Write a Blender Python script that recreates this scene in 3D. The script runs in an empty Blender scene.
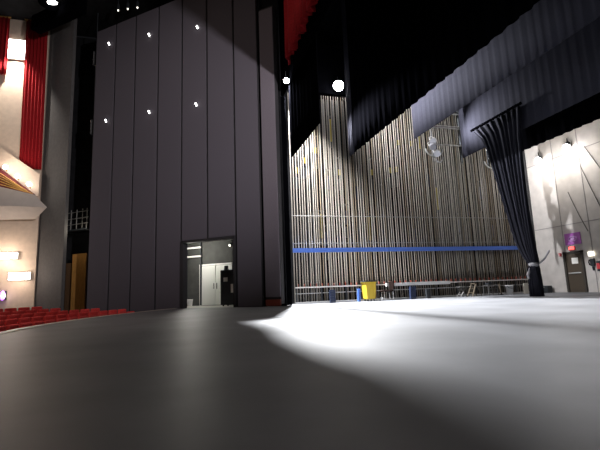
import bpy, bmesh, math, random
from mathutils import Vector, Matrix
random.seed(7)
C = bpy.context.scene.collection
PI = math.pi

# ------------------------------------------------------------------ materials
MATS = {}
def mat(name, col, rough=0.6, metal=0.0, nscale=0.0, namt=0.0, emit=None, estr=0.0, spec=0.5, bump=0.0, stretch=None):
    m = bpy.data.materials.new(name); m.use_nodes = True
    nt = m.node_tree; b = nt.nodes['Principled BSDF']
    b.inputs['Base Color'].default_value = (*col, 1)
    b.inputs['Roughness'].default_value = rough
    b.inputs['Metallic'].default_value = metal
    b.inputs['Specular IOR Level'].default_value = spec
    if nscale:
        tc = nt.nodes.new('ShaderNodeTexCoord'); mp = nt.nodes.new('ShaderNodeMapping')
        if stretch: mp.inputs['Scale'].default_value = stretch
        n = nt.nodes.new('ShaderNodeTexNoise'); n.inputs['Scale'].default_value = nscale
        n.inputs['Detail'].default_value = 5
        r = nt.nodes.new('ShaderNodeValToRGB')
        r.color_ramp.elements[0].position = 0.3; r.color_ramp.elements[1].position = 0.7
        r.color_ramp.elements[0].color = (*[max(0, c * (1 - namt)) for c in col], 1)
        r.color_ramp.elements[1].color = (*[min(1, c * (1 + namt)) for c in col], 1)
        nt.links.new(tc.outputs['Object'], mp.inputs['Vector'])
        nt.links.new(mp.outputs['Vector'], n.inputs['Vector'])
        nt.links.new(n.outputs['Fac'], r.inputs['Fac'])
        nt.links.new(r.outputs['Color'], b.inputs['Base Color'])
        if bump:
            bp = nt.nodes.new('ShaderNodeBump'); bp.inputs['Strength'].default_value = bump
            nt.links.new(n.outputs['Fac'], bp.inputs['Height']); nt.links.new(bp.outputs['Normal'], b.inputs['Normal'])
    if emit:
        b.inputs['Emission Color'].default_value = (*emit, 1); b.inputs['Emission Strength'].default_value = estr
    MATS[name] = m
    return m

M_floor = mat('stage_floor_paint', (.118, .121, .129), .5, 0, .7, .22, spec=.4, bump=.02)
M_front = mat('stage_front_black', (.02, .02, .02), .7)
M_edge = mat('stage_edge_trim', (.55, .47, .42), .5)
M_aud = mat('auditorium_floor', (.05, .02, .02), .9)
M_blackwall = mat('black_wall', (.010, .010, .011), .95, 0, 3, .3, spec=.05)
M_darkwall = mat('dark_concrete', (.045, .045, .05), .9, 0, 2, .35)
M_pillar = mat('pillar_paint', (.075, .07, .068), .85, 0, 6, .12)
M_cream = mat('cream_plaster', (.62, .49, .38), .8, 0, 4, .07)
M_balc = mat('balcony_plaster', (.5, .44, .39), .75, 0, 3, .05)
M_white = mat('white_block_wall', (.545, .505, .47), .8, 0, 2.2, .10)
M_seam = mat('wall_joint', (.3, .28, .27), .9)
M_panel = mat('panel_fabric', (.092, .082, .096), .95, 0, 30, .10, spec=.1)
M_tower = mat('tower_fabric', (.13, .112, .128), .95, 0, 30, .10, spec=.1)
M_pframe = mat('panel_frame', (.02, .018, .02), .8)
M_redfoot = mat('red_foot', (.2, .035, .02), .6)
M_black = mat('black_velour', (.0016, .0016, .0022), 1, 0, 40, .25, spec=0)
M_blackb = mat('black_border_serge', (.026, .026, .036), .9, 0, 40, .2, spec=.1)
M_red = mat('red_velour', (.30, .008, .012), .85, 0, 20, .2, spec=.2)
M_redseat = mat('red_seat_fabric', (.72, .055, .05), .75, 0, 20, .15)
M_redarm = mat('seat_dark_trim', (.16, .03, .03), .5)
M_rope = mat('pale_rope', (.31, .278, .24), .95, 0, 30, .12, spec=.1)
M_rope2 = mat('tan_rope', (.17, .135, .095), .85, 0, 30, .15)
M_steel = mat('guide_steel', (.16, .155, .15), .5, .3, 20, .2)
M_dsteel = mat('dark_steel', (.035, .04, .045), .5, .3)
M_yellow = mat('yellow_paint', (.62, .42, .03), .55)
M_yelld = mat('dull_yellow_paint', (.30, .23, .025), .6)
M_blue = mat('blue_paint', (.07, .16, .55), .5)
M_blued = mat('dark_blue_paint', (.012, .022, .06), .6)
M_pipe = mat('galvanised_pipe', (.55, .54, .53), .45, .2)
M_palepipe = mat('pale_painted_rail', (.85, .82, .78), .5)
M_chrome = mat('bright_metal', (.8, .8, .82), .2, .9)
M_can = mat('lamp_can_metal', (.42, .42, .45), .35, .8)
M_brown = mat('dark_brown_fabric', (.012, .007, .006), .95, spec=.05)
M_wood = mat('orange_ply', (.55, .27, .07), .6, 0, 6, .25, stretch=(6, 6, .6))
M_woodd = mat('brown_ply', (.16, .085, .04), .7, 0, 6, .25, stretch=(6, 6, .6))
M_whitepl = mat('white_plastic', (.8, .79, .77), .45)
M_paper = mat('white_paper', (.85, .83, .78), .8)
M_door = mat('white_door', (.66, .66, .62), .5)
M_ddoor = mat('olive_door', (.075, .056, .038), .5)
M_ddoorf = mat('door_frame_dark', (.05, .042, .034), .5)
M_purple = mat('purple_sign_face', (.42, .13, .46), .5)
M_purplel = mat('lilac_mark', (.62, .42, .68), .5)
M_corr = mat('corridor_grey', (.05, .05, .046), .85, 0, 3, .15)
M_corrf = mat('corridor_floor', (.42, .41, .38), .6)
M_beige = mat('beige_board', (.5, .47, .4), .7)
M_tie = mat('pale_tie_cloth', (.36, .35, .37), .8)
M_gold = mat('gold_rail', (.6, .34, .1), .4, .3)
M_bulb = mat('white_lamp', (1, 1, 1), .4, emit=(.95, .96, 1), estr=45)
M_bulbs = mat('white_flood_lens', (1, 1, 1), .4, emit=(1, .97, .92), estr=14)
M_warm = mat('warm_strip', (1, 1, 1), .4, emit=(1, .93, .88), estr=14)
M_glint = mat('small_marker_lamp', (1, 1, 1), .4, emit=(1, .98, .95), estr=6)  # glow drawn for glints on the panel hardware
M_dimwarm = mat('dim_work_lamp', (1, 1, 1), .4, emit=(1, .95, .8), estr=2.5)
M_violet = mat('violet_lamp', (1, .6, 1), .4, emit=(.62, .2, 1), estr=3)
M_redlit = mat('lit_red_sign', (.9, .1, .1), .4, emit=(1, .12, .1), estr=1.6)
M_redbox = mat('red_box', (.6, .05, .06), .5)
M_streak = mat('grey_cable', (.2, .19, .18), .7)

# ------------------------------------------------------------------ mesh helpers
class MB:
    def __init__(s): s.bm = bmesh.new()
    def box(s, c, size, rz=0.0, M=None, bev=0.0):
        r = bmesh.ops.create_cube(s.bm, size=1)
        vs = r['verts']
        T = Matrix.Translation(c) @ Matrix.Rotation(rz, 4, 'Z') @ Matrix.Diagonal((*size, 1))
        if M is not None: T = M @ T
        bmesh.ops.transform(s.bm, matrix=T, verts=vs)
        if bev:
            es = list({e for v in vs for e in v.link_edges})
            bmesh.ops.bevel(s.bm, geom=es, offset=bev, segments=2, affect='EDGES', profile=.6)
        return s
    def box2(s, a, b):
        return s.box([(a[i] + b[i]) / 2 for i in range(3)], [abs(b[i] - a[i]) for i in range(3)])
    def cyl(s, a, b, r, r2=None, n=8):
        a = Vector(a); b = Vector(b); d = b - a
        q = d.to_track_quat('Z', 'Y').to_matrix().to_4x4()
        bmesh.ops.create_cone(s.bm, cap_ends=True, segments=n, radius1=r, radius2=r if r2 is None else r2, depth=d.length,
                              matrix=Matrix.Translation((a + b) / 2) @ q)
        return s
    def path(s, pts, r, n=6):
        for p, q in zip(pts, pts[1:]):
            s.cyl(p, q, r, n=n)
        for p in pts[1:-1]: s.ball(p, r, 6)
        return s
    def ball(s, c, r, n=10, sc=(1, 1, 1)):
        bmesh.ops.create_uvsphere(s.bm, u_segments=n, v_segments=max(4, n // 2 + 1), radius=r,
                                  matrix=Matrix.Translation(c) @ Matrix.Diagonal((*sc, 1)))
        return s
    def lathe(s, prof, c=(0, 0, 0), n=16, sx=1, sy=1):
        rings = []
        for r, z in prof:
            rings.append([s.bm.verts.new((c[0] + sx * r * math.cos(2 * PI * k / n), c[1] + sy * r * math.sin(2 * PI * k / n), c[2] + z)) for k in range(n)])
        for A, B in zip(rings, rings[1:]):
            for k in range(n): s.bm.faces.new((A[k], A[(k + 1) % n], B[(k + 1) % n], B[k]))
        s.bm.faces.new(rings[0][::-1]); s.bm.faces.new(rings[-1])
        return s
    def prism(s, poly, off):
        """closed polygon (3D points) extruded by vector off"""
        a = [s.bm.verts.new(p) for p in poly]
        o = Vector(off); b = [s.bm.verts.new(Vector(p) + o) for p in poly]
        n = len(a)
        s.bm.faces.new(a[::-1]); s.bm.faces.new(b)
        for k in range(n): s.bm.faces.new((a[k], a[(k + 1) % n], b[(k + 1) % n], b[k]))
        return s
    def grid(s, rows):
        V = [[s.bm.verts.new(p) for p in row] for row in rows]
        for A, B in zip(V, V[1:]):
            for k in range(len(A) - 1): s.bm.faces.new((A[k], A[k + 1], B[k + 1], B[k]))
        return s
    def build(s, name, m, parent=None, smooth=False, solid=0.0):
        bmesh.ops.recalc_face_normals(s.bm, faces=s.bm.faces[:])
        me = bpy.data.meshes.new(name); s.bm.to_mesh(me); s.bm.free()
        o = bpy.data.objects.new(name, me); C.objects.link(o)
        me.materials.append(m)
        if smooth:
            for p in me.polygons: p.use_smooth = True
        if solid:
            md = o.modifiers.new('thickness', 'SOLIDIFY'); md.thickness = solid; md.offset = 0
        if parent: o.parent = parent
        return o

def tag(o, label, cat, group=None):
    o['label'] = label; o['category'] = cat
    if group: o['group'] = group
    return o
def thing(name, label, cat, loc=(0, 0, 0), rz=0.0, group=None):
    o = bpy.data.objects.new(name, None); C.objects.link(o); o.location = loc; o.rotation_euler = (0, 0, rz)
    o.empty_display_size = .1
    return tag(o, label, cat, group)
def struct(o): o['kind'] = 'structure'; return o
def sempty(name, loc=(0, 0, 0), rz=0.0):
    o = bpy.data.objects.new(name, None); C.objects.link(o); o.location = loc; o.rotation_euler = (0, 0, rz)
    return struct(o)
def dup(root, loc, rz, label=None, group=None):
    r = root.copy(); C.objects.link(r); r.location = loc; r.rotation_euler = (0, 0, rz)
    if label: r['label'] = label
    if group: r['group'] = group
    for ch in list(root.children):
        c = ch.copy(); C.objects.link(c); c.parent = r
        for g in ch.children:
            d = g.copy(); C.objects.link(d); d.parent = c
    return r

# splayed side wall of the forestage: s runs along it from the house end, off is towards the stage
PB = Vector((-5.0, 25.4, 0)); PD = Vector((.7565, -.6539, 0)); PN = Vector((-.6539, -.7565, 0))
PRZ = math.atan2(PD.y, PD.x)
def pw(s, off, z): return PB + PD * s + PN * off + Vector((0, 0, z))
def pbox(mb, s0, s1, o0, o1, z0, z1):
    c = pw((s0 + s1) / 2, (o0 + o1) / 2, (z0 + z1) / 2)
    return mb.box(c, (s1 - s0, o1 - o0, z1 - z0), PRZ)

AUD = -1.05
# ------------------------------------------------------------------ setting
def edge_x(y): return -3.65 + (y - 10.3) ** 2 / 36
edge = [(edge_x(y), y) for y in [-6 + 27.4 * k / 48 for k in range(49)]]
fl = MB()
poly = [(x, y, 0) for x, y in edge] + [tuple(pw(6.45, -.02, 0)), tuple(pw(6.45, -.3, 0)), tuple(pw(11.3, -.3, 0)), (4.9, 20.3, 0), (19.7, 20.3, 0), (19.7, -6, 0)]
f = fl.bm.faces.new([fl.bm.verts.new(p) for p in poly])
ex = bmesh.ops.extrude_face_region(fl.bm, geom=[f])
bmesh.ops.translate(fl.bm, vec=(0, 0, -.12), verts=[v for v in ex['geom'] if isinstance(v, bmesh.types.BMVert)])
bmesh.ops.triangulate(fl.bm, faces=[q for q in fl.bm.faces if len(q.verts) > 4])
struct(fl.build('floor', M_floor))
mb = MB(); mb.grid([[(x + .1, y, -.125) for x, y in edge], [(x + .1, y, AUD) for x, y in edge]])
struct(mb.build('wall_stage_front', M_front, solid=.04))
mb = MB(); mb.grid([[(x - .06, y, -.03) for x, y in edge], [(x - .06, y, .012) for x, y in edge], [(x + .2, y, .012) for x, y in edge]])
struct(mb.build('trim_1', M_edge, solid=.008))
mb = MB(); mb.box2((-16, -4, AUD - .1), (2.5, 30, AUD)); struct(mb.build('floor_auditorium', M_aud))
mb = MB(); pbox(mb, 4.0, 10.2, -.32, -3.4, -.1, 0); struct(mb.build('floor_corridor', M_corrf))
mb = MB(); mb.box2((-16, -6, 18.2), (19.9, 29, 18.4)); struct(mb.build('ceiling', M_blackwall))
mb = MB(); mb.box2((4.9, 20.05, 0), (19.9, 20.25, 18.2)); struct(mb.build('wall_fly_side', M_blackwall))
# white upstage wall with cast joints
wb = MB(); wb.box2((19.5, -6, 0), (19.7, 20.05, 18.2)); wb = struct(wb.build('wall_upstage', M_white))
mb = MB()
for y in (17.5, 15.95, 14.2, 12.4, 10.6): mb.box2((19.485, y - .02, 0), (19.515, y + .02, 8.6))
for z in (3.5, 7.2): mb.box2((19.485, 6, z - .02), (19.515, 19.9, z + .02))
struct(mb.build('trim_2', M_seam))
mb = MB(); mb.box2((19.35, 19.3, 0), (19.5, 20.0, 9)); struct(mb.build('trim_3', M_darkwall))
# proscenium return pillar of the house and the cream house wall
mb = MB(); pbox(mb, -4.65, -1.95, 0, -.2, AUD, 18.2); struct(mb.build('wall_proscenium_return', M_pillar))
mb = MB(); mb.box2((-16, 28.0, AUD), (-8.2, 28.2, 18.2)); struct(mb.build('wall_house_side', M_cream))
# dark wall far behind the gap and behind the panels
mb = MB(); mb.box2((-9, 29.2, AUD), (0, 29.4, 18.2)); struct(mb.build('wall_gap_back', M_blackwall))
mb = MB(); pbox(mb, -1.9, 3.6, -3.4, -3.5, AUD, 18.2); struct(mb.build('wall_gap_side', M_blackwall))
# corridor behind the doorway
mb = MB(); pbox(mb, 3.9, 10.3, -3.3, -3.4, 0, 4.2); struct(mb.build('wall_corridor_back', M_corr))
mb = MB(); pbox(mb, 3.9, 4.0, -.35, -3.3, 0, 4.2); struct(mb.build('wall_corridor_left', M_corr))
mb = MB(); pbox(mb, 10.1, 10.2, -.35, -3.3, 0, 4.2); struct(mb.build('wall_corridor_right', M_corr))
mb = MB(); pbox(mb, 3.9, 10.2, -.35, -3.4, 4.2, 4.3); struct(mb.build('ceiling_corridor', M_blackwall))

# ------------------------------------------------------------------ splayed wall of black panels
names = ['leftmost tall black fabric panel, beside the dark gap, two small lamps on it',
         'second tall black panel from the dark gap, without lamps',
         'third tall black panel from the dark gap, carrying two small white lamps',
         'fourth tall black panel from the gap, directly left of the doorway',
         'shorter black panel above the left half of the doorway, with two lamps',
         'shorter black panel above the right half of the doorway, without lamps',
         'tall black fabric panel directly right of the doorway']
SE = [.10, 1.74, 3.29, 4.98, 6.60, 8.19, 9.78, 11.12]
GLINTS = {0: [(1.27, 15.2), (1.23, 10.5)], 2: [(4.36, 14.8), (4.46, 10.3)], 4: [(7.65, 14.2), (7.58, 10.0)]}
for i in range(7):
    a, b = SE[i] + .03, SE[i + 1] - .03
    z0 = 3.2 if i in (4, 5) else (AUD if i < 4 else 0.0)
    zt = 16.35 if i < 6 else 16.2
    t = thing('hanging_acoustic_panel' if i in (4, 5) else 'acoustic_panel', names[i], 'wall panel', pw((a + b) / 2, 0, max(z0, 0)), PRZ, 'black acoustic panels beside the stage')
    w = b - a; base = max(z0, 0)
    mb = MB(); mb.box((0, .085, (z0 + zt) / 2 - base), (w, .11, zt - z0)); mb.build('backing_frame', M_pframe, t)
    mb = MB(); mb.box((0, .015, (z0 + zt) / 2 - base), (w - .05, .03, zt - z0 - .04), bev=.008); mb.build('fabric_face', M_panel, t)
    for (s, z) in GLINTS.get(i, []):
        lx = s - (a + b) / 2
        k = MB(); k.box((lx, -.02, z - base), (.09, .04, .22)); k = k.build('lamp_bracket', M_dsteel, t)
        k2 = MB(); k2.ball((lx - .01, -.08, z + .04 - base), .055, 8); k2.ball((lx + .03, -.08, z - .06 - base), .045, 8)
        k2.build('lamp', M_glint, k, smooth=True)  # glowing balls stand for glints on the panel hardware
# the lighter tower beside the stage opening, with its red foot
t = thing('panel_tower', 'narrow lighter grey panel tower with a red foot, beside the stage opening', 'wall panel', pw(11.62, 0, 0), PRZ)
mb = MB(); mb.box((0, .2, 7.05), (.74, .30, 13.9)); mb.build('backing_frame', M_pframe, t)
mb = MB(); mb.box((0, .02, 7.15), (.72, .05, 13.5), bev=.01); mb.build('fabric_face', M_tower, t)
mb = MB(); mb.box((0, .02, .16), (.72, .07, .26), bev=.01); mb.build('foot', M_redfoot, t)
# black strip behind the panels closes their joints; added end piece blocks lamp spill
mb = MB(); pbox(mb, 0, 6.5, -.18, -.26, AUD, 16.3); pbox(mb, 6.5, 9.85, -.18, -.26, 3.25, 16.3); pbox(mb, 9.85, 11.2, -.18, -.26, 0, 16.3); pbox(mb, 10.8, 12.05, -.40, -.46, 0, 16.3)
struct(mb.build('wall_forestage', M_blackwall))
# doorway frame
d1 = sempty('door_1', pw(8.2, 0, 0), PRZ)
mb = MB(); mb.box((-1.50, .1, 1.6), (.16, .3, 3.2)); mb.build('door_jamb', M_pframe, d1)
mb = MB(); mb.box((1.48, .1, 1.6), (.10, .3, 3.2)); mb.build('door_jamb', M_pframe, d1)
mb = MB(); mb.box((0, .1, 3.15), (3.05, .3, .09)); mb.build('door_head', M_pframe, d1)
# white double door at the back of the corridor
d2 = sempty('door_2', pw(6.25, -3.3, 0), PRZ)
for sx in (-1, 1):
    mb = MB(); mb.box((sx * .51, -.03, 1.1), (1.0, .05, 2.16), bev=.008); lf = mb.build('door_leaf', M_door, d2)
    mb = MB(); mb.box((sx * .10, -.07, 1.05), (.04, .05, .3)); mb.build('door_handle', M_chrome, lf)
mb = MB(); mb.box((-1.06, -.04, 1.12), (.07, .09, 2.28)); mb.box((1.06, -.04, 1.12), (.07, .09, 2.28)); mb.box((0, -.04, 2.24), (2.19, .09, .08)); mb.build('door_frame', M_door, d2)
# things in the corridor
t = thing('equipment_cabinet', 'tall dark equipment cabinet just inside the doorway, with white notices on it', 'cabinet', pw(8.35, -1.7, 0), PRZ)
mb = MB(); mb.box((0, 0, .92), (.92, .6, 1.7), bev=.03); mb.build('body', M_dsteel, t)
mb = MB(); mb.box((.02, -.315, .95), (.8, .03, 1.5), bev=.01); dr = mb.build('door', M_dsteel, t)
mb = MB(); mb.cyl((-.33, -.36, .8), (-.33, -.36, 1.1), .02); mb.build('handle', M_chrome, dr)
mb = MB(); mb.box((.27, -.34, .86), (.17, .012, .42)); mb.build('notice', M_paper, dr)
mb = MB(); mb.box((-.12, -.34, 1.3), (.24, .012, .2)); mb.build('notice', M_paper, dr)
for sx in (-.36, .36):
    for sy in (-.2, .2):
        mb = MB(); mb.cyl((sx - .02, sy, .045), (sx + .02, sy, .045), .045, n=10); mb.cyl((sx, sy, .045), (sx, sy, .1), .012); mb.build('castor', M_black, t)
mb = MB(); mb.cyl((-.3, 0, 1.77), (-.3, 0, 2.0), .13, .1, n=12); mb.build('top_vent', M_dsteel, t)
t = thing('corridor_pipe_rack', 'pale rack of horizontal pipes high on the corridor wall, left inside the doorway', 'rack', pw(4.9, -3.1, 0), PRZ)
for z in (2.75, 3.25, 3.7):
    mb = MB(); mb.cyl((-.7, 0, z), (.45, 0, z), .05); mb.build('pipe', M_palepipe, t)
for x in (-.6, .4):
    mb = MB(); mb.box((x, .06, 1.97), (.07, .06, 3.9)); mb.build('post', M_dsteel, t)
t = thing('spotlight', 'small dim lamp hanging high at the right inside the doorway', 'lamp', pw(8.6, -1.4, 2.95), PRZ)
mb = MB(); mb.cyl((0, 0, .1), (0, -.18, .0), .08, .1, n=12); mb.build('housing', M_dsteel, t)
mb = MB(); mb.ball((0, -.18, 0), .06, 10); mb.build('lens', M_dimwarm, t)
mb = MB(); mb.cyl((0, .02, .12), (0, .02, 1.25), .012); mb.build('stem', M_dsteel, t)
t = thing('white_bucket', 'small white bucket on the corridor floor left of the white doors', 'bucket', pw(4.75, -2.9, 0), PRZ)
mb = MB(); mb.lathe([(.13, 0), (.17, .34), (.18, .34), (.18, .37), (.15, .37)], n=14); mb.build('body', M_whitepl, t, smooth=True)
mb = MB(); mb.path([(-.18, 0, .35), (-.1, 0, .48), (.1, 0, .48), (.18, 0, .35)], .008); mb.build('handle', M_dsteel, t)

# ------------------------------------------------------------------ the dark gap: flats and catwalk
def ply(s0, s1, off, h, m, name, label):
    t = thing(name, label, 'board', pw((s0 + s1) / 2, off, AUD), PRZ)
    w = s1 - s0
    mb = MB(); mb.box((0, 0, (h - AUD) / 2), (w, .03, h - AUD), bev=.02); mb.build('ply_face', m, t)
    for sx in (-1, 1):
        mb = MB(); mb.box((sx * (w / 2 - .04), .05, (h - AUD) / 2), (.07, .06, h - AUD - .06)); mb.build('batten', M_woodd, t)
ply(-2.75, -1.55, -1.2, 3.3, M_wood, 'plywood_flat', 'orange plywood scenery flat standing in the dark gap beside the panels')
ply(-3.5, -2.85, -1.35, 2.8, M_woodd, 'plywood_flat', 'darker narrow plywood flat left of the orange one in the gap')
t = thing('catwalk_rail', 'lit metal catwalk railing crossing the dark gap high above the plywood flats', 'railing', pw(-2.7, -1.3, 4.6), PRZ)
mb = MB(); mb.box((0, 0, .15), (2.6, .5, .08)); mb.build('deck', M_dsteel, t)
for z in (.5, .85, 1.25):
    mb = MB(); mb.cyl((-1.3, -.2, z), (1.3, -.2, z), .025); mb.build('rail', M_steel, t)
for x in (-1.2, -.7, -.2, .3, .8, 1.2):
    mb = MB(); mb.cyl((x, -.2, .2), (x, -.2, 1.4), .025); mb.build('post', M_steel, t)
mb = MB(); mb.cyl((-1.28, -.2, .0), (-1.28, -.2, 2.2), .03); mb.build('hanger', M_dsteel, t)
tg = thing('hanging_side_boom', 'vertical pipe with pale glinting lamps in the gap at the edge of the panels', 'lighting boom', pw(-.35, -.4, 9), PRZ)
mb = MB(); mb.cyl((0, 0, -1), (0, 0, 9), .03); mb.build('pipe', M_dsteel, tg)
for z in (1.55, 5.9):  # bright metal strips stand for light caught along the panel edge
    k = MB(); k.cyl((.02, -.12, z - .45), (.02, -.12, z + .45), .09, n=10); k = k.build('lamp_housing', M_dsteel, tg)
    k2 = MB(); k2.box((.06, -.22, z), (.07, .03, .8), bev=.01); k2.build('lens', M_chrome, k)  # pale strip added for the edge glint, not a lens

# ------------------------------------------------------------------ curtains and borders
def cloth(p0, p1, zt, zb, amp, period, m, name, parent=None, seed=0, nz=6, thick=.012):
    """pleated hanging cloth between two plan points; zb may be a function of t"""
    p0 = Vector((*p0, 0)); p1 = Vector((*p1, 0)); d = p1 - p0; L = d.length; u = d / L; n = Vector((-u.y, u.x, 0))
    rnd = random.Random(seed); N = max(16, int(L / period * 8)); ph = 0; offs = []
    for k in range(N + 1):
        offs.append(amp * (math.sin(ph) + .35 * math.sin(ph * 2.3 + 1)))
        ph += 2 * PI / 8 * rnd.uniform(.6, 1.4)
    rows = []
    for j in range(nz + 1):
        v = j / nz; row = []
        for k in range(N + 1):
            t = k / N; b = zb(t) if callable(zb) else zb
            z = zt + (b - zt) * v
            q = p0 + u * (L * t) + n * offs[k] * (.55 + .45 * v)
            row.append((q.x, q.y, z))
        rows.append(row)
    mb = MB(); mb.grid(rows)
    return mb.build(name, m, parent, smooth=True, solid=thick)
def hem(p0, p1, zb, m, name, parent):
    mb = MB(); mb.cyl((*p0, zb), (*p1, zb), .03, n=6); return mb.build(name, m, parent)
def border(x, y0, y1, zt, zb, amp, period, m, label, seed, name='stage_curtain_border'):
    t = thing(name, label, 'stage curtain', (x, y0, zt))
    o = cloth((0, 0), (0, y1 - y0), 0, (zb - zt) if not callable(zb) else (lambda q: zb(q) - zt), amp, period, m, 'cloth', t, seed)
    mb = MB(); mb.cyl((0, .05, .06), (0, y1 - y0, .06), .035, n=8); mb.build('batten', M_dsteel, t)
    return t
def red_hem(t):
    return 10.3 + .12 * t + .2 * abs(math.sin(t * 16.5 * PI / 1.3))
border(4.40, 16.35, 1.0, 17.2, red_hem, .13, .4, M_red, 'red pleated house valance hanging at the top of the stage opening', 3, 'red_curtain_valance')
border(4.62, 18.5, 1.0, 17.4, 9.73, .008, .5, M_black, 'black teaser border hanging just behind the red valance', 4)
border(4.98, 18.35, 14.1, 13.5, 6.8, .006, .5, M_black, 'short black border with the lowest hem, nearest the red valance', 5)
ba = border(7.90, 17.72, -2, 16.5, 7.0, .03, .5, M_black, 'long black border beside the bright hanging floodlight', 6)
o = cloth((.0, .55), (.0, .0), 0, -9.5, .06, .16, M_blackb, 'end_fold', ba, 7)  # paler cloth at the border's end stands for its lit folds
border(11.4, 18.1, -2, 16.5, 8.0, .008, .4, M_blackb, 'blue-black border with a lit end, just beyond the floodlit black border', 8)
border(14.2, 18.05, -2, 16.5, 7.15, .008, .4, M_blackb, 'lit blue-grey border end directly above the tied back leg curtain', 9)
border(18.1, 18.2, -2, 16.5, 7.75, .05, .5, M_black, 'black border furthest upstage, close to the white wall', 10)
# black jamb curtain beside the tower
t = thing('black_curtain_leg', 'narrow black curtain strip between the panel tower and the rope wall', 'stage curtain', (4.36, 17.88, 0))
cloth((.04, .0), (.28, .05), 9.6, .02, .012, .2, M_black, 'cloth', t, 12)
cloth((.30, .05), (.34, .56), 9.6, .02, .008, .2, M_black, 'return_cloth', t, 13)  # return added to block lamp spill past the jamb
mb = MB(); mb.cyl((.06, .03, 9.62), (.32, .3, 9.62), .03); mb.build('batten', M_dsteel, t)
# tied-back leg
t = thing('tied_curtain_leg', 'black leg curtain gathered sideways and tied back near the white wall', 'stage curtain', (13.9, 14.0, 0))
ZL = [(8.08, 16.75, 13.72), (7.5, 16.25, 13.80), (6.85, 15.95, 13.88), (6.0, 15.75, 13.92), (5.06, 15.52, 13.95), (4.2, 15.3, 13.96), (3.59, 15.12, 13.95), (2.8, 14.92, 13.93), (2.21, 14.74, 13.9), (1.75, 14.48, 13.87),
      (1.44, 14.22, 13.86), (1.3, 14.14, 13.9), (1.15, 14.2, 13.86), (.7, 14.24, 13.82), (.03, 14.28, 13.80)]
rows = []; N = 96
for z, yl, yr in ZL:
    w = yl - yr; a = min(.14, .05 + .10 * (2.9 - w) / 2.6); row = []
    for k in range(N + 1):
        q = k / N
        off = a * math.sin(q * 2 * PI * 9 + .8 * math.sin(q * 7)) + .3 * a * math.sin(q * 2 * PI * 21)
        row.append((off, yl + (yr - yl) * q - 14.0, z))
    rows.append(row)
mb = MB(); mb.grid(rows); mb.build('cloth', M_blackb, t, smooth=True, solid=.012)
mb = MB(); mb.cyl((0, 2.85, 8.16), (0, -.35, 8.16), .07); mb.build('track', M_black, t)
mb = MB(); mb.lathe([(.14, -.09), (.19, -.03), (.19, .04), (.15, .09)], (0, .02, 1.32), 14, 1, 1.05); mb.build('tie_band', M_tie, t, smooth=True)
mb = MB(); mb.path([(.1, -.18, 1.35), (.25, -.35, 1.55), (.35, -.5, 1.85)], .035); mb.build('tie_end', M_tie, t)
mb = MB(); mb.path([(-.1, .1, 1.2), (-.19, .18, .9), (-.18, .16, .75)], .05); mb.build('tie_end', M_tie, t)

# house curtains at the left
t = thing('red_house_curtain', 'tall red curtain hanging on the cream wall beside the grey pillar', 'curtain', (-9.45, 27.8, 8.45))
mb = MB(); rows = []
for j in range(13):
    v = j / 12; z = 9.7 * (1 - v); row = []
    for k in range(65):
        q = k / 64; x0 = .12 * v + .0; row.append((x0 + (1.22 - .036 * v) * q, .07 * math.sin(q * 2 * PI * 6.5), z))
    rows.append(row)
mb.grid(rows); mb.build('cloth', M_red, t, smooth=True, solid=.012)
mb = MB(); mb.cyl((-.1, 0, 9.72), (1.3, 0, 9.72), .04); mb.build('rod', M_gold, t)
t = thing('red_house_curtain', 'short red curtain at the upper left corner, ending above the bright wall lamp', 'curtain', (-12.4, 27.8, 14.35))
cloth((0, 0), (2.05, 0), 3.8, 0, .07, .2, M_red, 'cloth', t, 22)
mb = MB(); mb.cyl((-.1, 0, 3.82), (2.1, 0, 3.82), .04); mb.build('rod', M_gold, t)

# ------------------------------------------------------------------ balcony
def strip_prism(poly, y0, y1, name, m, parent):
    mb = MB(); mb.prism([(x, y0, z) for x, z in poly], (0, y1 - y0, 0)); return mb.build(name, m, parent)
t = thing('side_balcony', 'pale plastered side balcony with a pointed nose against the grey pillar', 'balcony', (0, 0, 0))
mb = MB()
fr = [(-14, 6.02), (-7.42, 5.9), (-8.1, 6.63), (-9.86, 7.05), (-14, 8.05)]
a = [mb.bm.verts.new((x, 26.7, z)) for x, z in fr]
bk = [(-14, 5.25), (-8.25, 5.35), (-8.25, 6.63), (-9.86, 7.05), (-14, 8.05)]
b = [mb.bm.verts.new((x, 27.6 if i == 1 else 28.0, z)) for i, (x, z) in enumerate(bk)]
mb.bm.faces.new(a[::-1]); mb.bm.faces.new(b)
for k in range(5): mb.bm.faces.new((a[k], a[(k + 1) % 5], b[(k + 1) % 5], b[k]))
mb.build('fascia', M_balc, t)
strip_prism([(-8.15, 6.66), (-8.05, 6.66), (-8.05, 8.0), (-10.01, 9.42), (-14, 12.3), (-14, 11.0), (-9.95, 8.2)], 27.25, 27.4, 'parapet', M_cream, t)
strip_prism([(-8.2, 6.68), (-8.2, 6.75), (-9.95, 8.15), (-14, 11.0), (-14, 8.1), (-9.86, 7.1)], 27.05, 27.2, 'stepped_side', M_redarm, t)
for k in range(5):
    mb = MB(); e = k * .2
    mb.cyl((-8.25 - e * .3, 26.95, 6.74 + e * .12), (-13.5, 26.95, 8.3 + e * 2.6), .03, n=6); mb.build('gold_rail', M_gold, t)
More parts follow.
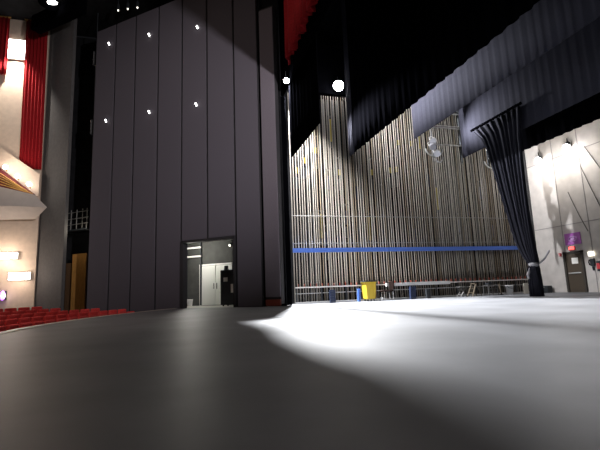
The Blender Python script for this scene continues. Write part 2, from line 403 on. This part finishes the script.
for k, (x, z, lb) in enumerate([(-9.69, 8.23, 'round white lamp on the balcony edge, highest of the three'),
                                (-9.06, 7.72, 'round white lamp on the balcony edge, between two others'),
                                (-8.44, 7.27, 'round white lamp on the balcony edge, lowest, beside the pillar')]):
    l = thing('mounted_globe_lamp', lb, 'lamp', (x, 26.9, z), 0, 'lamps along the balcony edge')
    mb = MB(); mb.ball((0, -.06, 0), .13, 12); mb.build('globe', M_bulbs, l, smooth=True)
    mb = MB(); mb.cyl((0, .0, -.1), (0, .22, -.16), .03); mb.build('bracket', M_gold, l)
# wall lights of the house, and a glow for the lit wall patch
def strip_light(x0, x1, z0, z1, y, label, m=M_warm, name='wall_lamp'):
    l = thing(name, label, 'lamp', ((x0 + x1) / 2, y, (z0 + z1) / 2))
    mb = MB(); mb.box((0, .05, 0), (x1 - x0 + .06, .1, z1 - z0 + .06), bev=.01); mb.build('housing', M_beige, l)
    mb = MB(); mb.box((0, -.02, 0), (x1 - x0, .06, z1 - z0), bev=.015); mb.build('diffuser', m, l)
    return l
strip_light(-10.9, -9.12, 3.08, 3.42, 27.85, 'upper lit wall strip lamp on the cream wall under the balcony')
strip_light(-9.5, -8.42, 1.85, 2.25, 27.85, 'lower lit wall strip lamp on the cream wall, beside the pillar base')
strip_light(-10.38, -9.4, 15.5, 16.75, 27.9, 'bright square wall lamp between the two red curtains')  # glow stands for wall lit by a downlight
l = thing('violet_wall_lamp', 'small violet lamp low on the cream wall at the photo edge', 'lamp', (-9.72, 27.8, .98))
mb = MB(); mb.ball((0, 0, 0), .17, 12, (.8, .6, 1.6)); mb.build('globe', M_violet, l, smooth=True)
mb = MB(); mb.box((0, .14, 0), (.3, .1, .5), bev=.02); mb.build('back_plate', M_dsteel, l)
mb = MB(); mb.ball((.08, -.1, -.02), .09, 10); mb.build('bulb', M_bulbs, l, smooth=True)

# ------------------------------------------------------------------ red theatre seats in front of the stage
def make_seat():
    t = thing('theatre_seat', 'red theatre seat', 'seat', (0, 0, 0))
    mb = MB(); mb.box((-.22, 0, .66), (.11, .5, .56), bev=.045); mb.build('backrest', M_redseat, t, smooth=True)
    mb = MB(); mb.box((.03, 0, .42), (.44, .47, .12), bev=.04); mb.build('seat_cushion', M_redseat, t, smooth=True)
    for sy in (-.262, .262):
        k = MB(); k.box((-.02, sy, .62), (.42, .04, .04), bev=.012); k = k.build('armrest', M_redarm, t)
        k2 = MB(); k2.box((-.05, sy, .3), (.3, .035, .6)); k2.build('standard', M_redarm, k)
    return t
seat0 = make_seat(); used = False
F0 = Vector((math.sin(math.radians(16)), math.cos(math.radians(16)), 0)); R0 = Vector((F0.y, -F0.x, 0))
rowlab = ['first', 'second', 'third', 'fourth', 'fifth']
for r in range(5):
    dist = 1.0 + .92 * r; zf = AUD + .10 + .095 * r
    mb = MB()
    prof = [(edge_x(y) - (dist - .42), y) for y in [6 + k for k in range(20)]]
    mb.grid([[(x, y, zf) for x, y in prof], [(x - .92, y, zf) for x, y in prof]])
    struct(mb.build('floor_tier_%d' % (r + 1), M_aud, solid=.02))
    y = 7.0 + .3 * (r % 2)
    while y < 24.5:
        sl = (y - 10.3) / 18; ang = math.atan2(-sl, 1)
        x = edge_x(y) - dist
        p = Vector((x, y, zf + .012)); w = p.dot(F0); u = 300 + 420 * p.dot(R0) / max(w, .1)
        s = (p - PB).dot(PD); off = (p - PB).dot(PN)
        if -25 < u < (142, 126, 102, 70, 46)[r] and off > .45:
            lb = 'red theatre seat in the %s row from the stage edge' % rowlab[r]; g = 'red seats, %s row' % rowlab[r]
            if not used:
                used = True; o = seat0; o.location = p; o.rotation_euler = (0, 0, ang); o['label'] = lb; o['group'] = g
            else: dup(seat0, p, ang, lb, g)
        y += .62 * math.cos(ang)

# ------------------------------------------------------------------ the counterweight rope wall
def rope_mesh(m, name, r):
    mb = MB(); mb.cyl((0, 0, .02), (0, 0, 10.62), r, n=6); o = mb.build(name, m); return o
x = 5.22; k = 0; pale = tan = guide = None
while x < 19.25:
    rr = random.random()
    if rr < .72:
        if pale is None: o = pale = rope_mesh(M_rope, 'fly_rope', .023)
        else: o = pale.copy(); C.objects.link(o)
        tag(o, 'pale vertical rigging rope of the rope wall', 'rope', 'pale ropes of the rope wall')
    else:
        if tan is None: o = tan = rope_mesh(M_rope2, 'fly_rope', .024)
        else: o = tan.copy(); C.objects.link(o)
        tag(o, 'tan-brown vertical rigging rope of the rope wall', 'rope', 'tan ropes of the rope wall')
    o.location = (x + random.uniform(-.025, .025), 19.45, 0)
    if k % 2 == 0:
        if guide is None:
            mb = MB(); mb.box((0, 0, 5.3), (.045, .05, 10.58)); mb.box((0, .03, 5.3), (.02, .05, 10.58)); guide = o = mb.build('guide_rail', M_steel)
        else: o = guide.copy(); C.objects.link(o)
        tag(o, 'grey steel guide rail standing behind the ropes', 'guide rail', 'guide rails behind the ropes')
        o.location = (x + .075, 19.8, .01)
    x += .135; k += 1
# counterweight arbors hanging among the ropes
arb = [(5.55, 6.57, 'y'), (5.98, 7.1, 'y'), (6.59, 7.66, 'y'), (7.45, 8.8, 'Y'), (7.83, 6.56, 'y'), (9.63, 6.63, 'y'), (10.75, 6.79, 'y'), (11.11, 6.86, 'y'), (11.36, 8.38, 'y'), (12.15, 8.37, 'y'),
       (12.68, 8.7, 'Y'), (6.72, 3.75, 'Y'), (9.31, 3.65, 'Y'), (13.46, 5.3, 'Y'), (14.7, 3.7, 'd'), (6.9, 3.0, 'd'), (8.1, 4.1, 'd'), (10.2, 5.2, 'd'), (11.9, 3.2, 'd'), (13.0, 6.2, 'd'), (15.4, 4.6, 'd'), (16.3, 5.6, 'd'), (16.9, 3.4, 'd'), (8.75, 5.4, 'd'), (7.2, 5.9, 'd')]
protos = {}
for (ax, az, kd) in arb:
    tall = .62 if kd == 'Y' else .26
    lab = {'y': 'small yellow-topped counterweight hanging among the ropes', 'Y': 'tall yellow counterweight hanging among the ropes', 'd': 'dark steel counterweight hanging among the ropes'}[kd]
    grp = {'y': 'small yellow counterweights', 'Y': 'tall yellow counterweights', 'd': 'dark counterweights'}[kd]
    if kd not in protos:
        t = thing('hanging_counterweight', lab, 'counterweight', (ax, 19.61, az), 0, grp)
        for sx in (-.06, .06):
            mb = MB(); mb.cyl((sx, 0, -.9), (sx, 0, .75), .012); mb.build('rod', M_dsteel, t)
        mb = MB(); mb.box((0, 0, .78), (.17, .09, .06)); mb.build('top_plate', M_dsteel, t)
        mb = MB(); mb.box((0, 0, -.9), (.17, .09, .06)); mb.build('bottom_plate', M_dsteel, t)
        mb = MB()
        for q in range(9): mb.box((0, 0, -.83 + q * .055), (.17, .10, .045))
        mb.build('weight_stack', M_dsteel, t)
        if kd != 'd':
            mb = MB(); mb.box((0, -.035, 0), (.12, .05, tall * 2 if kd == 'Y' else .3), bev=.01); mb.build('yellow_plate', M_yelld, t)
        else:
            mb = MB(); mb.box((0, -.035, .1), (.15, .05, .7), bev=.01); mb.build('dark_plate', M_blued if len(protos) else M_dsteel, t)
        protos[kd] = t
    else: dup(protos[kd], (ax, 19.61, az), 0)
# blue beam and thin pipes across the ropes
o = MB(); o.box2((5.12, 19.2, 2.42), (18.4, 19.32, 2.62)); tag(o.build('blue_rail', M_blue), 'long bright blue rail running across the rope wall', 'rail')
for z, r, lb in ((4.2, .018, 'thin steel pipe rail across the ropes, well above the blue rail'), (2.86, .012, 'thin steel pipe rail across the ropes, just above the blue rail')):
    o = MB(); o.cyl((5.12, 19.27, z), (17.8, 19.27, z), r); tag(o.build('thin_pipe_rail', M_steel), lb, 'rail')
# locking rail
t = thing('locking_rail', 'pale rope locking rail standing on the floor along the rope wall', 'rail', (5.15, 19.15, 0))
mb = MB(); mb.box((6.9, .0, .76), (13.8, .10, .055)); mb.build('top_rail', M_palepipe, t)
mb = MB(); mb.cyl((0, 0, .48), (13.6, 0, .48), .018); mb.build('mid_rail', M_pipe, t)
mb = MB(); mb.box((6.9, 0, .06), (13.8, .12, .07)); mb.build('floor_rail', M_pipe, t)
for k in range(12):
    mb = MB(); mb.box((.05 + k * 1.24, .0, .40), (.05, .06, .68)); mb.build('post', M_dsteel, t)
for k in range(46):
    mb = MB(); mb.box((.15 + k * .295, -.02, .86), (.03, .05, .14)); mb.build('lock_handle', M_redfoot, t)
o = MB(); o.box2((9.75, 18.93, .67), (13.35, 19.07, .83)); tag(o.build('white_bench_rail', M_whitepl), 'thick white rail section in front of the ropes, right of the chair', 'rail')
# gallery high on the rope wall
t = thing('fly_gallery_beam', 'black fly gallery high above the ropes behind the bright lamp', 'gallery', (12.4, 19.65, 10.7))
mb = MB(); mb.box((0, 0, .15), (13.8, .7, .3)); mb.build('deck', M_black, t)
mb = MB(); mb.box((0, -.32, 1.6), (13.8, .06, 2.6)); mb.build('front_screen', M_black, t)

# ------------------------------------------------------------------ lamps of the stage
def flood(name, label, p, aim, r, m, up=.5, group=None):
    t = thing(name, label, 'lamp', p, 0, group)
    d = (Vector(aim) - Vector(p)).normalized()
    mb = MB(); mb.cyl(-d * .02 * 1, -d * (r * 1.6), r * 1.05, r * .6, n=14); mb.build('housing', M_dsteel, t)
    mb = MB(); mb.ball(d * (r * .25), r, 28, (1, 1, 1)); mb.build('lens', m, t, smooth=True)
    mb = MB(); mb.cyl(-d * (r * 1.2), Vector((-d * (r * 1.2))) + Vector((0, .02, up)), .02); mb.build('bracket', M_dsteel, t)
    return t
L1 = Vector((7.78, 18.95, 11.0)); L2 = Vector((5.06, 19.15, 11.0))
flood('hanging_floodlight', 'brightest round white floodlight, hanging above the rope wall', L1, (2, 2, 1), .26, M_bulb, .5)
flood('hanging_floodlight', 'white floodlight tucked behind the black curtain strip by the ropes', L2, (2, 2, 1), .14, M_bulb, .5)  # unseen housing added at the source of the floor pool
flood('mounted_floodlight', 'white floodlight on the white wall, nearer the tied curtain', (19.2, 18.15, 7.36), (18.6, 18.0, 6.6), .15, M_bulb, .3)
flood('mounted_floodlight', 'white floodlight on the white wall, above the brown door', (19.2, 16.3, 7.46), (18.6, 16.2, 6.6), .17, M_bulb, .3)
flood('hanging_floodlight', 'small white floodlight hanging just under the hem of the red valance', (4.47, 16.9, 9.87), (2, 2, 1), .12, M_bulb, .45)
# side light ladders between the borders
def ladder(x0, x1, y, z0, z1, zs, label, lamps):
    t = thing('hanging_light_ladder', label, 'lighting ladder', (x0, y, z0))
    for xx in (0, x1 - x0):
        mb = MB(); mb.cyl((xx, 0, 0), (xx, 0, z1 - z0), .03); mb.build('upright', M_dsteel, t)
    for z in zs:
        mb = MB(); mb.cyl((-.05, 0, z - z0), (x1 - x0 + .05, 0, z - z0), .035); mb.build('rung', M_pipe, t)
    for lx, lz, a in lamps:
        c = Vector((lx - x0, -.22, lz - z0)); d = Vector((math.cos(a) * -.6, -.6, -.5)).normalized()
        k = MB(); k.cyl(c - d * .2, c + d * .16, .11, .17, n=14); k.ball(c - d * .2, .11, 10); k = k.build('lamp_can', M_can, t, smooth=False)
        k2 = MB(); k2.path([c + Vector((.19, 0, 0)), c + Vector((.19, .1, .2)), c + Vector((0, .2, .3)), c + Vector((-.19, .1, .2)), c + Vector((-.19, 0, 0))], .015); k2.build('yoke', M_pipe, k)
    lx, lz, a = lamps[0]
    mb = MB(); pts = [(lx - x0 + .0 + .5 * math.cos(q), -.2, lz - z0 - .45 + .38 * math.sin(q)) for q in [PI * (1.0 + k / 9) for k in range(10)]]
    mb.path(pts, .035); mb.build('cable_loop', M_pipe, t)
    mb = MB(); pts = [(lx - x0 + .25 + .25 * math.cos(q), -.2, lz - z0 - .75 + .4 * math.sin(q)) for q in [PI * (.9 + k / 8) for k in range(9)]]
    mb.path(pts, .03); mb.build('cable_loop', M_can, t)
ladder(12.66, 14.4, 18.4, 7.0, 11, (7.95, 8.9, 9.0, 9.72), 'steel light ladder with silver lamps between the two lit borders', [(12.6, 8.05, 0), (12.75, 7.4, .8), (12.5, 7.75, 1.2)])
ladder(16.05, 17.2, 18.4, 6.8, 11, (7.8, 8.6), 'steel light ladder beside the tied back leg curtain, with small silver lamps', [(16.15, 7.55, 0), (16.2, 7.1, .6)])

# ------------------------------------------------------------------ small things along the rope wall
t = thing('yellow_bin', 'yellow wheeled plastic bin with a dark rim in front of the ropes', 'bin', (8.68, 18.72, 0), .1)
mb = MB()
ring = []
for (w, dd, z) in ((.50, .42, .10), (.54, .46, .14), (.64, .52, .86), (.70, .58, .86), (.70, .58, .92), (.6, .48, .92), (.5, .4, .3)):
    ring.append([mb.bm.verts.new((sx * w / 2, sy * dd / 2, z)) for sx, sy in ((-1, -1), (1, -1), (1, 1), (-1, 1))])
for A, B in zip(ring, ring[1:]):
    for k in range(4): mb.bm.faces.new((A[k], A[(k + 1) % 4], B[(k + 1) % 4], B[k]))
mb.bm.faces.new(ring[0]); mb.bm.faces.new(ring[-1]); mb.build('tub', M_yellow, t)
mb = MB(); mb.box((0, -.3, .94), (.72, .03, .06)); mb.box((0, .3, .94), (.72, .03, .06)); mb.box((-.36, 0, .94), (.03, .6, .06)); mb.box((.36, 0, .94), (.03, .6, .06)); mb.build('rim', M_dsteel, t)
mb = MB(); mb.box((.345, -.05, .5), (.06, .3, .62), bev=.01); mb.build('side_pocket', M_woodd, t)
for sx in (-.2, .2):
    for sy in (-.16, .16):
        mb = MB(); mb.cyl((sx - .02, sy, .05), (sx + .02, sy, .05), .05, n=10); mb.build('castor', M_dsteel, t)
t.scale = (.84, .84, 1)
t = thing('low_chair', 'dark brown chair with thin metal legs, right of the yellow bin', 'chair', (9.62, 18.65, 0))
mb = MB(); mb.box((-.06, 0, .45), (.52, .46, .09), bev=.03); mb.build('seat', M_brown, t)
mb = MB(); mb.box((.24, 0, .70), (.07, .44, .42), bev=.03); mb.build('backrest', M_brown, t)
for sx, sy in ((-.27, -.18), (-.27, .18), (.2, -.18), (.2, .18)):
    mb = MB(); mb.cyl((sx, sy, 0), (sx * .9, sy, .42), .014); mb.build('leg', M_chrome, t)
for sy in (-.18, .18):
    mb = MB(); mb.cyl((.2, sy, .42), (.26, sy, .86), .014); mb.build('back_post', M_dsteel, t)
t = thing('white_cup', 'tiny white cup on the floor between the yellow bin and the chair', 'cup', (9.22, 18.5, 0))
mb = MB(); mb.lathe([(.045, 0), (.065, .14), (.07, .14), (.07, .155), (.05, .155)], n=12); mb.build('cup_body', M_whitepl, t, smooth=True)
t = thing('white_bucket', 'white plastic bucket on the stage floor near the tied curtain', 'bucket', (16.6, 18.5, 0))
mb = MB(); mb.lathe([(.15, 0), (.19, .44), (.205, .44), (.205, .48), (.17, .48)], n=16); mb.build('body', M_whitepl, t, smooth=True)
mb = MB(); mb.path([(-.2, -.03, .46), (-.17, -.14, .36), (0, -.21, .3), (.17, -.14, .36), (.2, -.03, .46)], .008); mb.build('handle', M_dsteel, t)
# blue and dark stacks of weights behind the rail
for bx, w, h, m, lb in ((6.83, .26, .62, M_blued, 'dark blue stack of weights under the rail, nearest the panel tower'), (8.17, .12, .6, M_blue, 'narrow bright blue stack of weights just left of the yellow bin'), (11.05, .3, .6, M_blued, 'dark blue stack of weights under the white rail, right of the chair'), (11.9, .2, .5, M_dsteel, 'dark stack of weights under the white rail')):
    t = thing('weight_stack', lb, 'weights', (bx, 18.78, 0))
    n = int(h / .075)
    for q in range(n):
        mb = MB(); mb.box((random.uniform(-.008, .008), 0, .037 + q * .075), (w, .16, .068), bev=.008); mb.build('weight', m, t)
# folding stool, step ladder, wire stool and post at the right part of the rope wall
t = thing('folding_stool', 'small grey folding stool standing right of the white rail', 'stool', (13.75, 18.6, 0))
mb = MB(); mb.box((0, 0, .5), (.42, .34, .04), bev=.01); mb.build('seat', M_steel, t)
for sy in (-.14, .14):
    mb = MB(); mb.cyl((-.2, sy, 0), (.18, sy, .48), .018); mb.cyl((.2, sy, 0), (-.18, sy, .48), .018); mb.build('leg', M_steel, t)
mb = MB(); mb.cyl((-.11, -.14, .12), (-.11, .14, .12), .015); mb.build('stretcher', M_steel, t)
t = thing('step_ladder', 'low pale step ladder between the folding stool and the wire stool', 'ladder', (14.5, 18.6, 0))
for sy in (-.2, .2):
    mb = MB(); mb.cyl((-.28, sy, 0), (.0, sy * .8, .62), .03); mb.build('front_rail', M_rope2, t)
    mb = MB(); mb.cyl((.28, sy, 0), (.02, sy * .8, .62), .022); mb.build('rear_leg', M_rope2, t)
for q in (.3, .62):
    mb = MB(); mb.box((-.28 * (1 - q), 0, .62 * q), (.1, .36, .025)); mb.build('step', M_rope2, t)
mb = MB(); mb.box((0.01, 0, .635), (.16, .36, .03)); mb.build('top_cap', M_rope2, t)
t = thing('wire_stool', 'grey wire-framed stool with crossbars, left of the white bucket', 'stool', (15.5, 18.6, 0))
mb = MB(); mb.box((0, 0, .52), (.6, .4, .05), bev=.012); mb.build('seat', M_steel, t)
for sx in (-.27, .27):
    for sy in (-.17, .17):
        mb = MB(); mb.cyl((sx * 1.1, sy * 1.1, 0), (sx, sy, .5), .02); mb.build('leg', M_steel, t)
for z in (.18, .34):
    mb = MB(); mb.cyl((-.29, -.18, z), (.29, -.18, z), .018); mb.cyl((-.29, .18, z), (.29, .18, z), .018); mb.build('crossbar', M_steel, t)
mb = MB(); mb.box((-.1, 0, .60), (.22, .26, .1), bev=.02); mb.build('tool_tray', M_dsteel, t)
t = thing('leaning_post', 'short tan post on a foot, between the wire stool and the bucket', 'post', (16.15, 18.6, 0))
mb = MB(); mb.cyl((0, 0, .03), (-.06, .03, .58), .035); mb.build('shaft', M_rope2, t)
mb = MB(); mb.cyl((0, 0, 0), (0, 0, .04), .12, .09, n=12); mb.build('base', M_dsteel, t)
t = thing('beige_board', 'small beige board standing on edge by the tied curtain', 'board', (17.75, 18.6, 0), -.2)
mb = MB(); mb.box((0, 0, .28), (.26, .05, .56), bev=.015); mb.build('board_face', M_beige, t)
mb = MB(); mb.box((0, .06, .1), (.18, .06, .2)); mb.build('brace', M_woodd, t)
t = thing('red_extinguisher', 'small red cylinder on the floor behind the tied curtain', 'extinguisher', (18.2, 18.2, 0))
mb = MB(); mb.lathe([(.07, 0), (.08, .02), (.08, .32), (.05, .39), (.025, .41), (.025, .45)], n=14); mb.build('cylinder_body', M_redbox, t, smooth=True)
mb = MB(); mb.box((.02, 0, .47), (.14, .03, .03)); mb.build('handle', M_dsteel, t)
t = thing('equipment_case', 'low dark case on the floor against the white wall beside the curtain', 'case', (19.2, 18.75, 0))
mb = MB(); mb.box((0, 0, .2), (.34, .6, .36), bev=.03); mb.build('case_body', M_dsteel, t)
mb = MB(); mb.path([(-.18, -.1, .3), (-.22, -.1, .3), (-.22, .1, .3), (-.18, .1, .3)], .012); mb.build('handle', M_pipe, t)
mb = MB(); mb.box((0, 0, .01), (.3, .55, .02)); mb.build('foot', M_black, t)

# ------------------------------------------------------------------ white wall: door, sign, boxes
d3 = sempty('door_3', (19.5, 17.02, 0))
mb = MB(); mb.box((-.03, 0, .99), (.05, .86, 1.96), bev=.008); lf = mb.build('door_leaf', M_ddoor, d3)
mb = MB(); mb.box((-.05, -.5, 1.04), (.1, .1, 2.08)); mb.build('door_jamb', M_ddoorf, d3)
mb = MB(); mb.box((-.05, .5, 1.04), (.1, .14, 2.08)); mb.build('door_jamb', M_ddoorf, d3)
mb = MB(); mb.box((-.05, 0, 2.04), (.1, 1.1, .1)); mb.build('door_head', M_ddoorf, d3)
mb = MB(); mb.box((-.065, -.08, 1.60), (.012, .36, .30)); mb.build('notice', M_paper, lf)
mb = MB(); mb.box((-.08, 0, .98), (.06, .7, .06), bev=.01); mb.build('push_bar', M_pipe, lf)
t = thing('purple_sign', 'purple rectangular sign on the white wall above the brown door', 'sign', (19.46, 16.92, 2.73))
mb = MB(); mb.box((0, 0, 0), (.04, .92, .60), bev=.01); mb.build('sign_board', M_purple, t)
mb = MB()
mb.path([(-.024, .24 * math.cos(q), .12 * math.sin(q)) for q in [2 * PI * k / 16 for k in range(17)]], .02)
mb.ball((-.022, 0, 0), .07, 10, (.15, 1.6, .8))
mb.build('pale_emblem', M_purplel, t)
t = thing('mounted_exit_sign', 'small lit red sign between the purple sign and the brown door', 'sign', (19.44, 17.03, 2.25))
mb = MB(); mb.box((.02, 0, 0), (.07, .36, .2), bev=.01); mb.build('sign_box', M_redbox, t)
mb = MB(); mb.box((-.02, 0, 0), (.012, .31, .15)); mb.build('lit_face', M_redlit, t)
t = thing('wall_mounted_alarm_box', 'small red alarm box on the white wall left of the brown door', 'alarm box', (19.45, 17.78, 1.98))
mb = MB(); mb.box((0, 0, 0), (.08, .12, .17), bev=.01); mb.build('box_body', M_redbox, t)
mb = MB(); mb.box((-.05, 0, -.02), (.02, .08, .03)); mb.build('pull_handle', M_whitepl, t)
t = thing('wall_mounted_phone', 'dark wall telephone with a lit panel right of the brown door', 'telephone', (19.45, 16.0, 1.45))
mb = MB(); mb.box((0, 0, 0), (.1, .22, .36), bev=.02); mb.build('phone_body', M_dsteel, t)
mb = MB(); mb.box((-.03, 0, .42), (.05, .3, .22), bev=.01); mb.build('lit_panel', M_dimwarm, t)
mb = MB(); mb.path([(-.08, .1, -.14), (-.1, .12, .0), (-.08, .1, .14)], .025); mb.build('handset', M_black, t)
mb = MB(); mb.box((-.0, .0, -.3), (.05, .06, .2)); mb.build('cord_guide', M_dsteel, t)
t = thing('wall_mounted_hose_box', 'red and dark box on the white wall at the photo edge', 'box', (19.43, 15.6, 1.25))
mb = MB(); mb.box((0, 0, 0), (.14, .3, .5), bev=.01); mb.build('box_body', M_dsteel, t)
mb = MB(); mb.box((-.08, .05, 0), (.02, .16, .28)); mb.build('red_label', M_redbox, t)
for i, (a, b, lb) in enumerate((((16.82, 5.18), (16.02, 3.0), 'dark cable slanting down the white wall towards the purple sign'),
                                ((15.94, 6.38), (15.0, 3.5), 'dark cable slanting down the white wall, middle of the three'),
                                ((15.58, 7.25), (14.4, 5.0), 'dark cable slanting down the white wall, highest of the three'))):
    o = MB(); n = 7  # thin dark rods stand for shadows thrown by the wall floods
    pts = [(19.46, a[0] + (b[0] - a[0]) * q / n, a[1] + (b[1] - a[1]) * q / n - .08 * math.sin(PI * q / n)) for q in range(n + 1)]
    o.path(pts, .02); tag(o.build('hanging_cable', M_streak), lb, 'cable')

# ------------------------------------------------------------------ ceiling fixtures of the house, upper left
t = thing('hanging_house_spotlight', 'black spotlight with a bright lens hanging at the top left above the pillar', 'spotlight', (-7.0, 23.9, 16.9))
mb = MB(); mb.cyl((0, 0, 0), (-.5, .45, .35), .42, .3, n=16); mb.ball((-.5, .45, .35), .3, 10); mb.build('housing', M_black, t)
k = MB(); k.ball((.02, -.05, -.0), .2, 12, (1.6, .6, .6)); k.build('lens', M_bulbs, t, smooth=True)
mb = MB(); mb.cyl((-.3, .3, .2), (-.3, .3, 1.28), .04); mb.build('stem', M_dsteel, t)
t = thing('hanging_light_bridge', 'dark lighting bridge hanging from the ceiling above the pillar and gap', 'lighting bridge', (-6.4, 24.3, 16.2), PRZ)
mb = MB(); mb.box((-.7, .1, .62), (4.0, .6, .9), bev=.05); mb.build('shroud', M_black, t)
mb = MB(); mb.cyl((1.6, .2, .9), (1.6, .2, 1.98), .04); mb.build('stem', M_dsteel, t)
for q, (lx, lb) in enumerate(((-3.6, 'small ceiling lamp above the panels, leftmost of three'), (-3.05, 'small ceiling lamp above the panels, middle of three'), (-2.5, 'small ceiling lamp above the panels, rightmost of three'))):
    l = thing('ceiling_spotlight', lb, 'lamp', (lx, 24.2 - .25 * q, 17.2), 0, 'small ceiling lamps above the panels')
    mb = MB(); mb.cyl((0, 0, 0), (0, 0, .35), .1, .07, n=10); mb.build('housing', M_dsteel, l)
    mb = MB(); mb.ball((0, -.02, 0), .06, 8, (.7, .7, 1.6)); mb.build('lens', M_dimwarm, l)
    mb = MB(); mb.cyl((0, 0, .35), (0, 0, 1.0), .02); mb.build('stem', M_dsteel, l)

# ------------------------------------------------------------------ light
def pt(name, p, w, r, col=(1, 1, 1)):
    l = bpy.data.lights.new(name, 'POINT'); l.energy = w; l.shadow_soft_size = r; l.color = col
    o = bpy.data.objects.new(name, l); C.objects.link(o); o.location = p; return o
def spot(name, p, aim, w, ang, blend, r, col=(1, 1, 1)):
    l = bpy.data.lights.new(name, 'SPOT'); l.energy = w; l.shadow_soft_size = r; l.color = col
    l.spot_size = math.radians(ang); l.spot_blend = blend
    o = bpy.data.objects.new(name, l); C.objects.link(o); o.location = p
    o.rotation_euler = (Vector(aim) - Vector(p)).to_track_quat('-Z', 'Y').to_euler(); return o
def area(name, p, aim, w, sx, sy, col=(1, 1, 1)):
    l = bpy.data.lights.new(name, 'AREA'); l.energy = w; l.shape = 'RECTANGLE'; l.size = sx; l.size_y = sy; l.color = col
    o = bpy.data.objects.new(name, l); C.objects.link(o); o.location = p
    o.rotation_euler = (Vector(aim) - Vector(p)).to_track_quat('-Z', 'Y').to_euler(); return o
spot('work_lamp_light_valance', L2 + Vector((-.09, -.17, -.16)), (6.7, 13.9, 0), 72000, 92, 1, .05, (.97, .98, 1))
spot('work_lamp_light_ropes', L1 + Vector((.05, -.28, -.16)), (11.4, 17.0, 8.4), 11000, 112, 1, .08, (.95, .96, 1))
spot('panel_wash_light', (5.5, 2, 8.6), pw(6.3, 0, 8.6), 11000, 58, 1, .06, (1, .96, 1))
area('house_light', (-6, 12, 16.5), (-4, 14, 0), 230, 6, 10, (1, .82, .66))
area('forestage_light', (.5, 8, 16.5), (.5, 8, 0), 180, 5, 8, (1, .93, .9))
pt('wall_flood_light_curtain', (18.35, 17.7, 6.6), 120, .12, (1, .95, .9))
pt('wall_flood_light_door', (18.35, 15.9, 6.7), 120, .12, (1, .95, .9))
pt('corridor_light', pw(5.6, -1.9, 3.0), 200, .2, (1, .98, .9))
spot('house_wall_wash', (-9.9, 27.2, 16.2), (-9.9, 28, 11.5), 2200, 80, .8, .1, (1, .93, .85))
pt('house_strip_light_upper', (-9.7, 27.2, 3.2), 90, .2, (1, .82, .68))
pt('house_strip_light_lower', (-9.0, 27.3, 2.0), 50, .2, (1, .82, .68))
pt('balcony_lamp_light', (-9.2, 26.2, 8.4), 70, .2, (1, .85, .72))
spot('ladder_lamp_light', (12.72, 18.0, 8.5), (14.2, 16.5, 8.3), 1500, 92, 1, .08, (.95, .96, 1))
spot('house_downlight', (-6.5, 12, 13), (-4.9, 13, 0), 1100, 62, .8, .2, (1, .82, .72))  # unseen spot added to brighten the seats
pt('gap_light', pw(-1.4, -.5, 4.6), 26, .1, (1, .92, .75))

w = bpy.data.worlds.new('dark_house'); bpy.context.scene.world = w; w.use_nodes = True
w.node_tree.nodes['Background'].inputs['Color'].default_value = (.004, .004, .0045, 1)

# ------------------------------------------------------------------ camera
cam = bpy.data.cameras.new('camera'); co = bpy.data.objects.new('camera', cam); C.objects.link(co)
cam.sensor_width = 36; cam.lens = 420 / 600 * 36; cam.clip_end = 100; cam.clip_start = .02
yaw = math.radians(16); pit = math.atan(65 / 420); rol = math.radians(2.2)
f0 = Vector((math.sin(yaw), math.cos(yaw), 0)); r0 = Vector((math.cos(yaw), -math.sin(yaw), 0)); zz = Vector((0, 0, 1))
fv = f0 * math.cos(pit) + zz * math.sin(pit); u0 = zz * math.cos(pit) - f0 * math.sin(pit)
rv = r0 * math.cos(rol) - u0 * math.sin(rol); uv = u0 * math.cos(rol) + r0 * math.sin(rol)
Mx = Matrix((rv, uv, -fv)).transposed().to_4x4(); Mx.translation = (0, 0, .65)
co.matrix_world = Mx
sc = bpy.context.scene; sc.camera = co
sc.view_settings.view_transform = 'Standard'; sc.view_settings.look = 'None'; sc.view_settings.gamma = 1
sc.view_settings.use_curve_mapping = False; sc.view_settings.exposure = 0
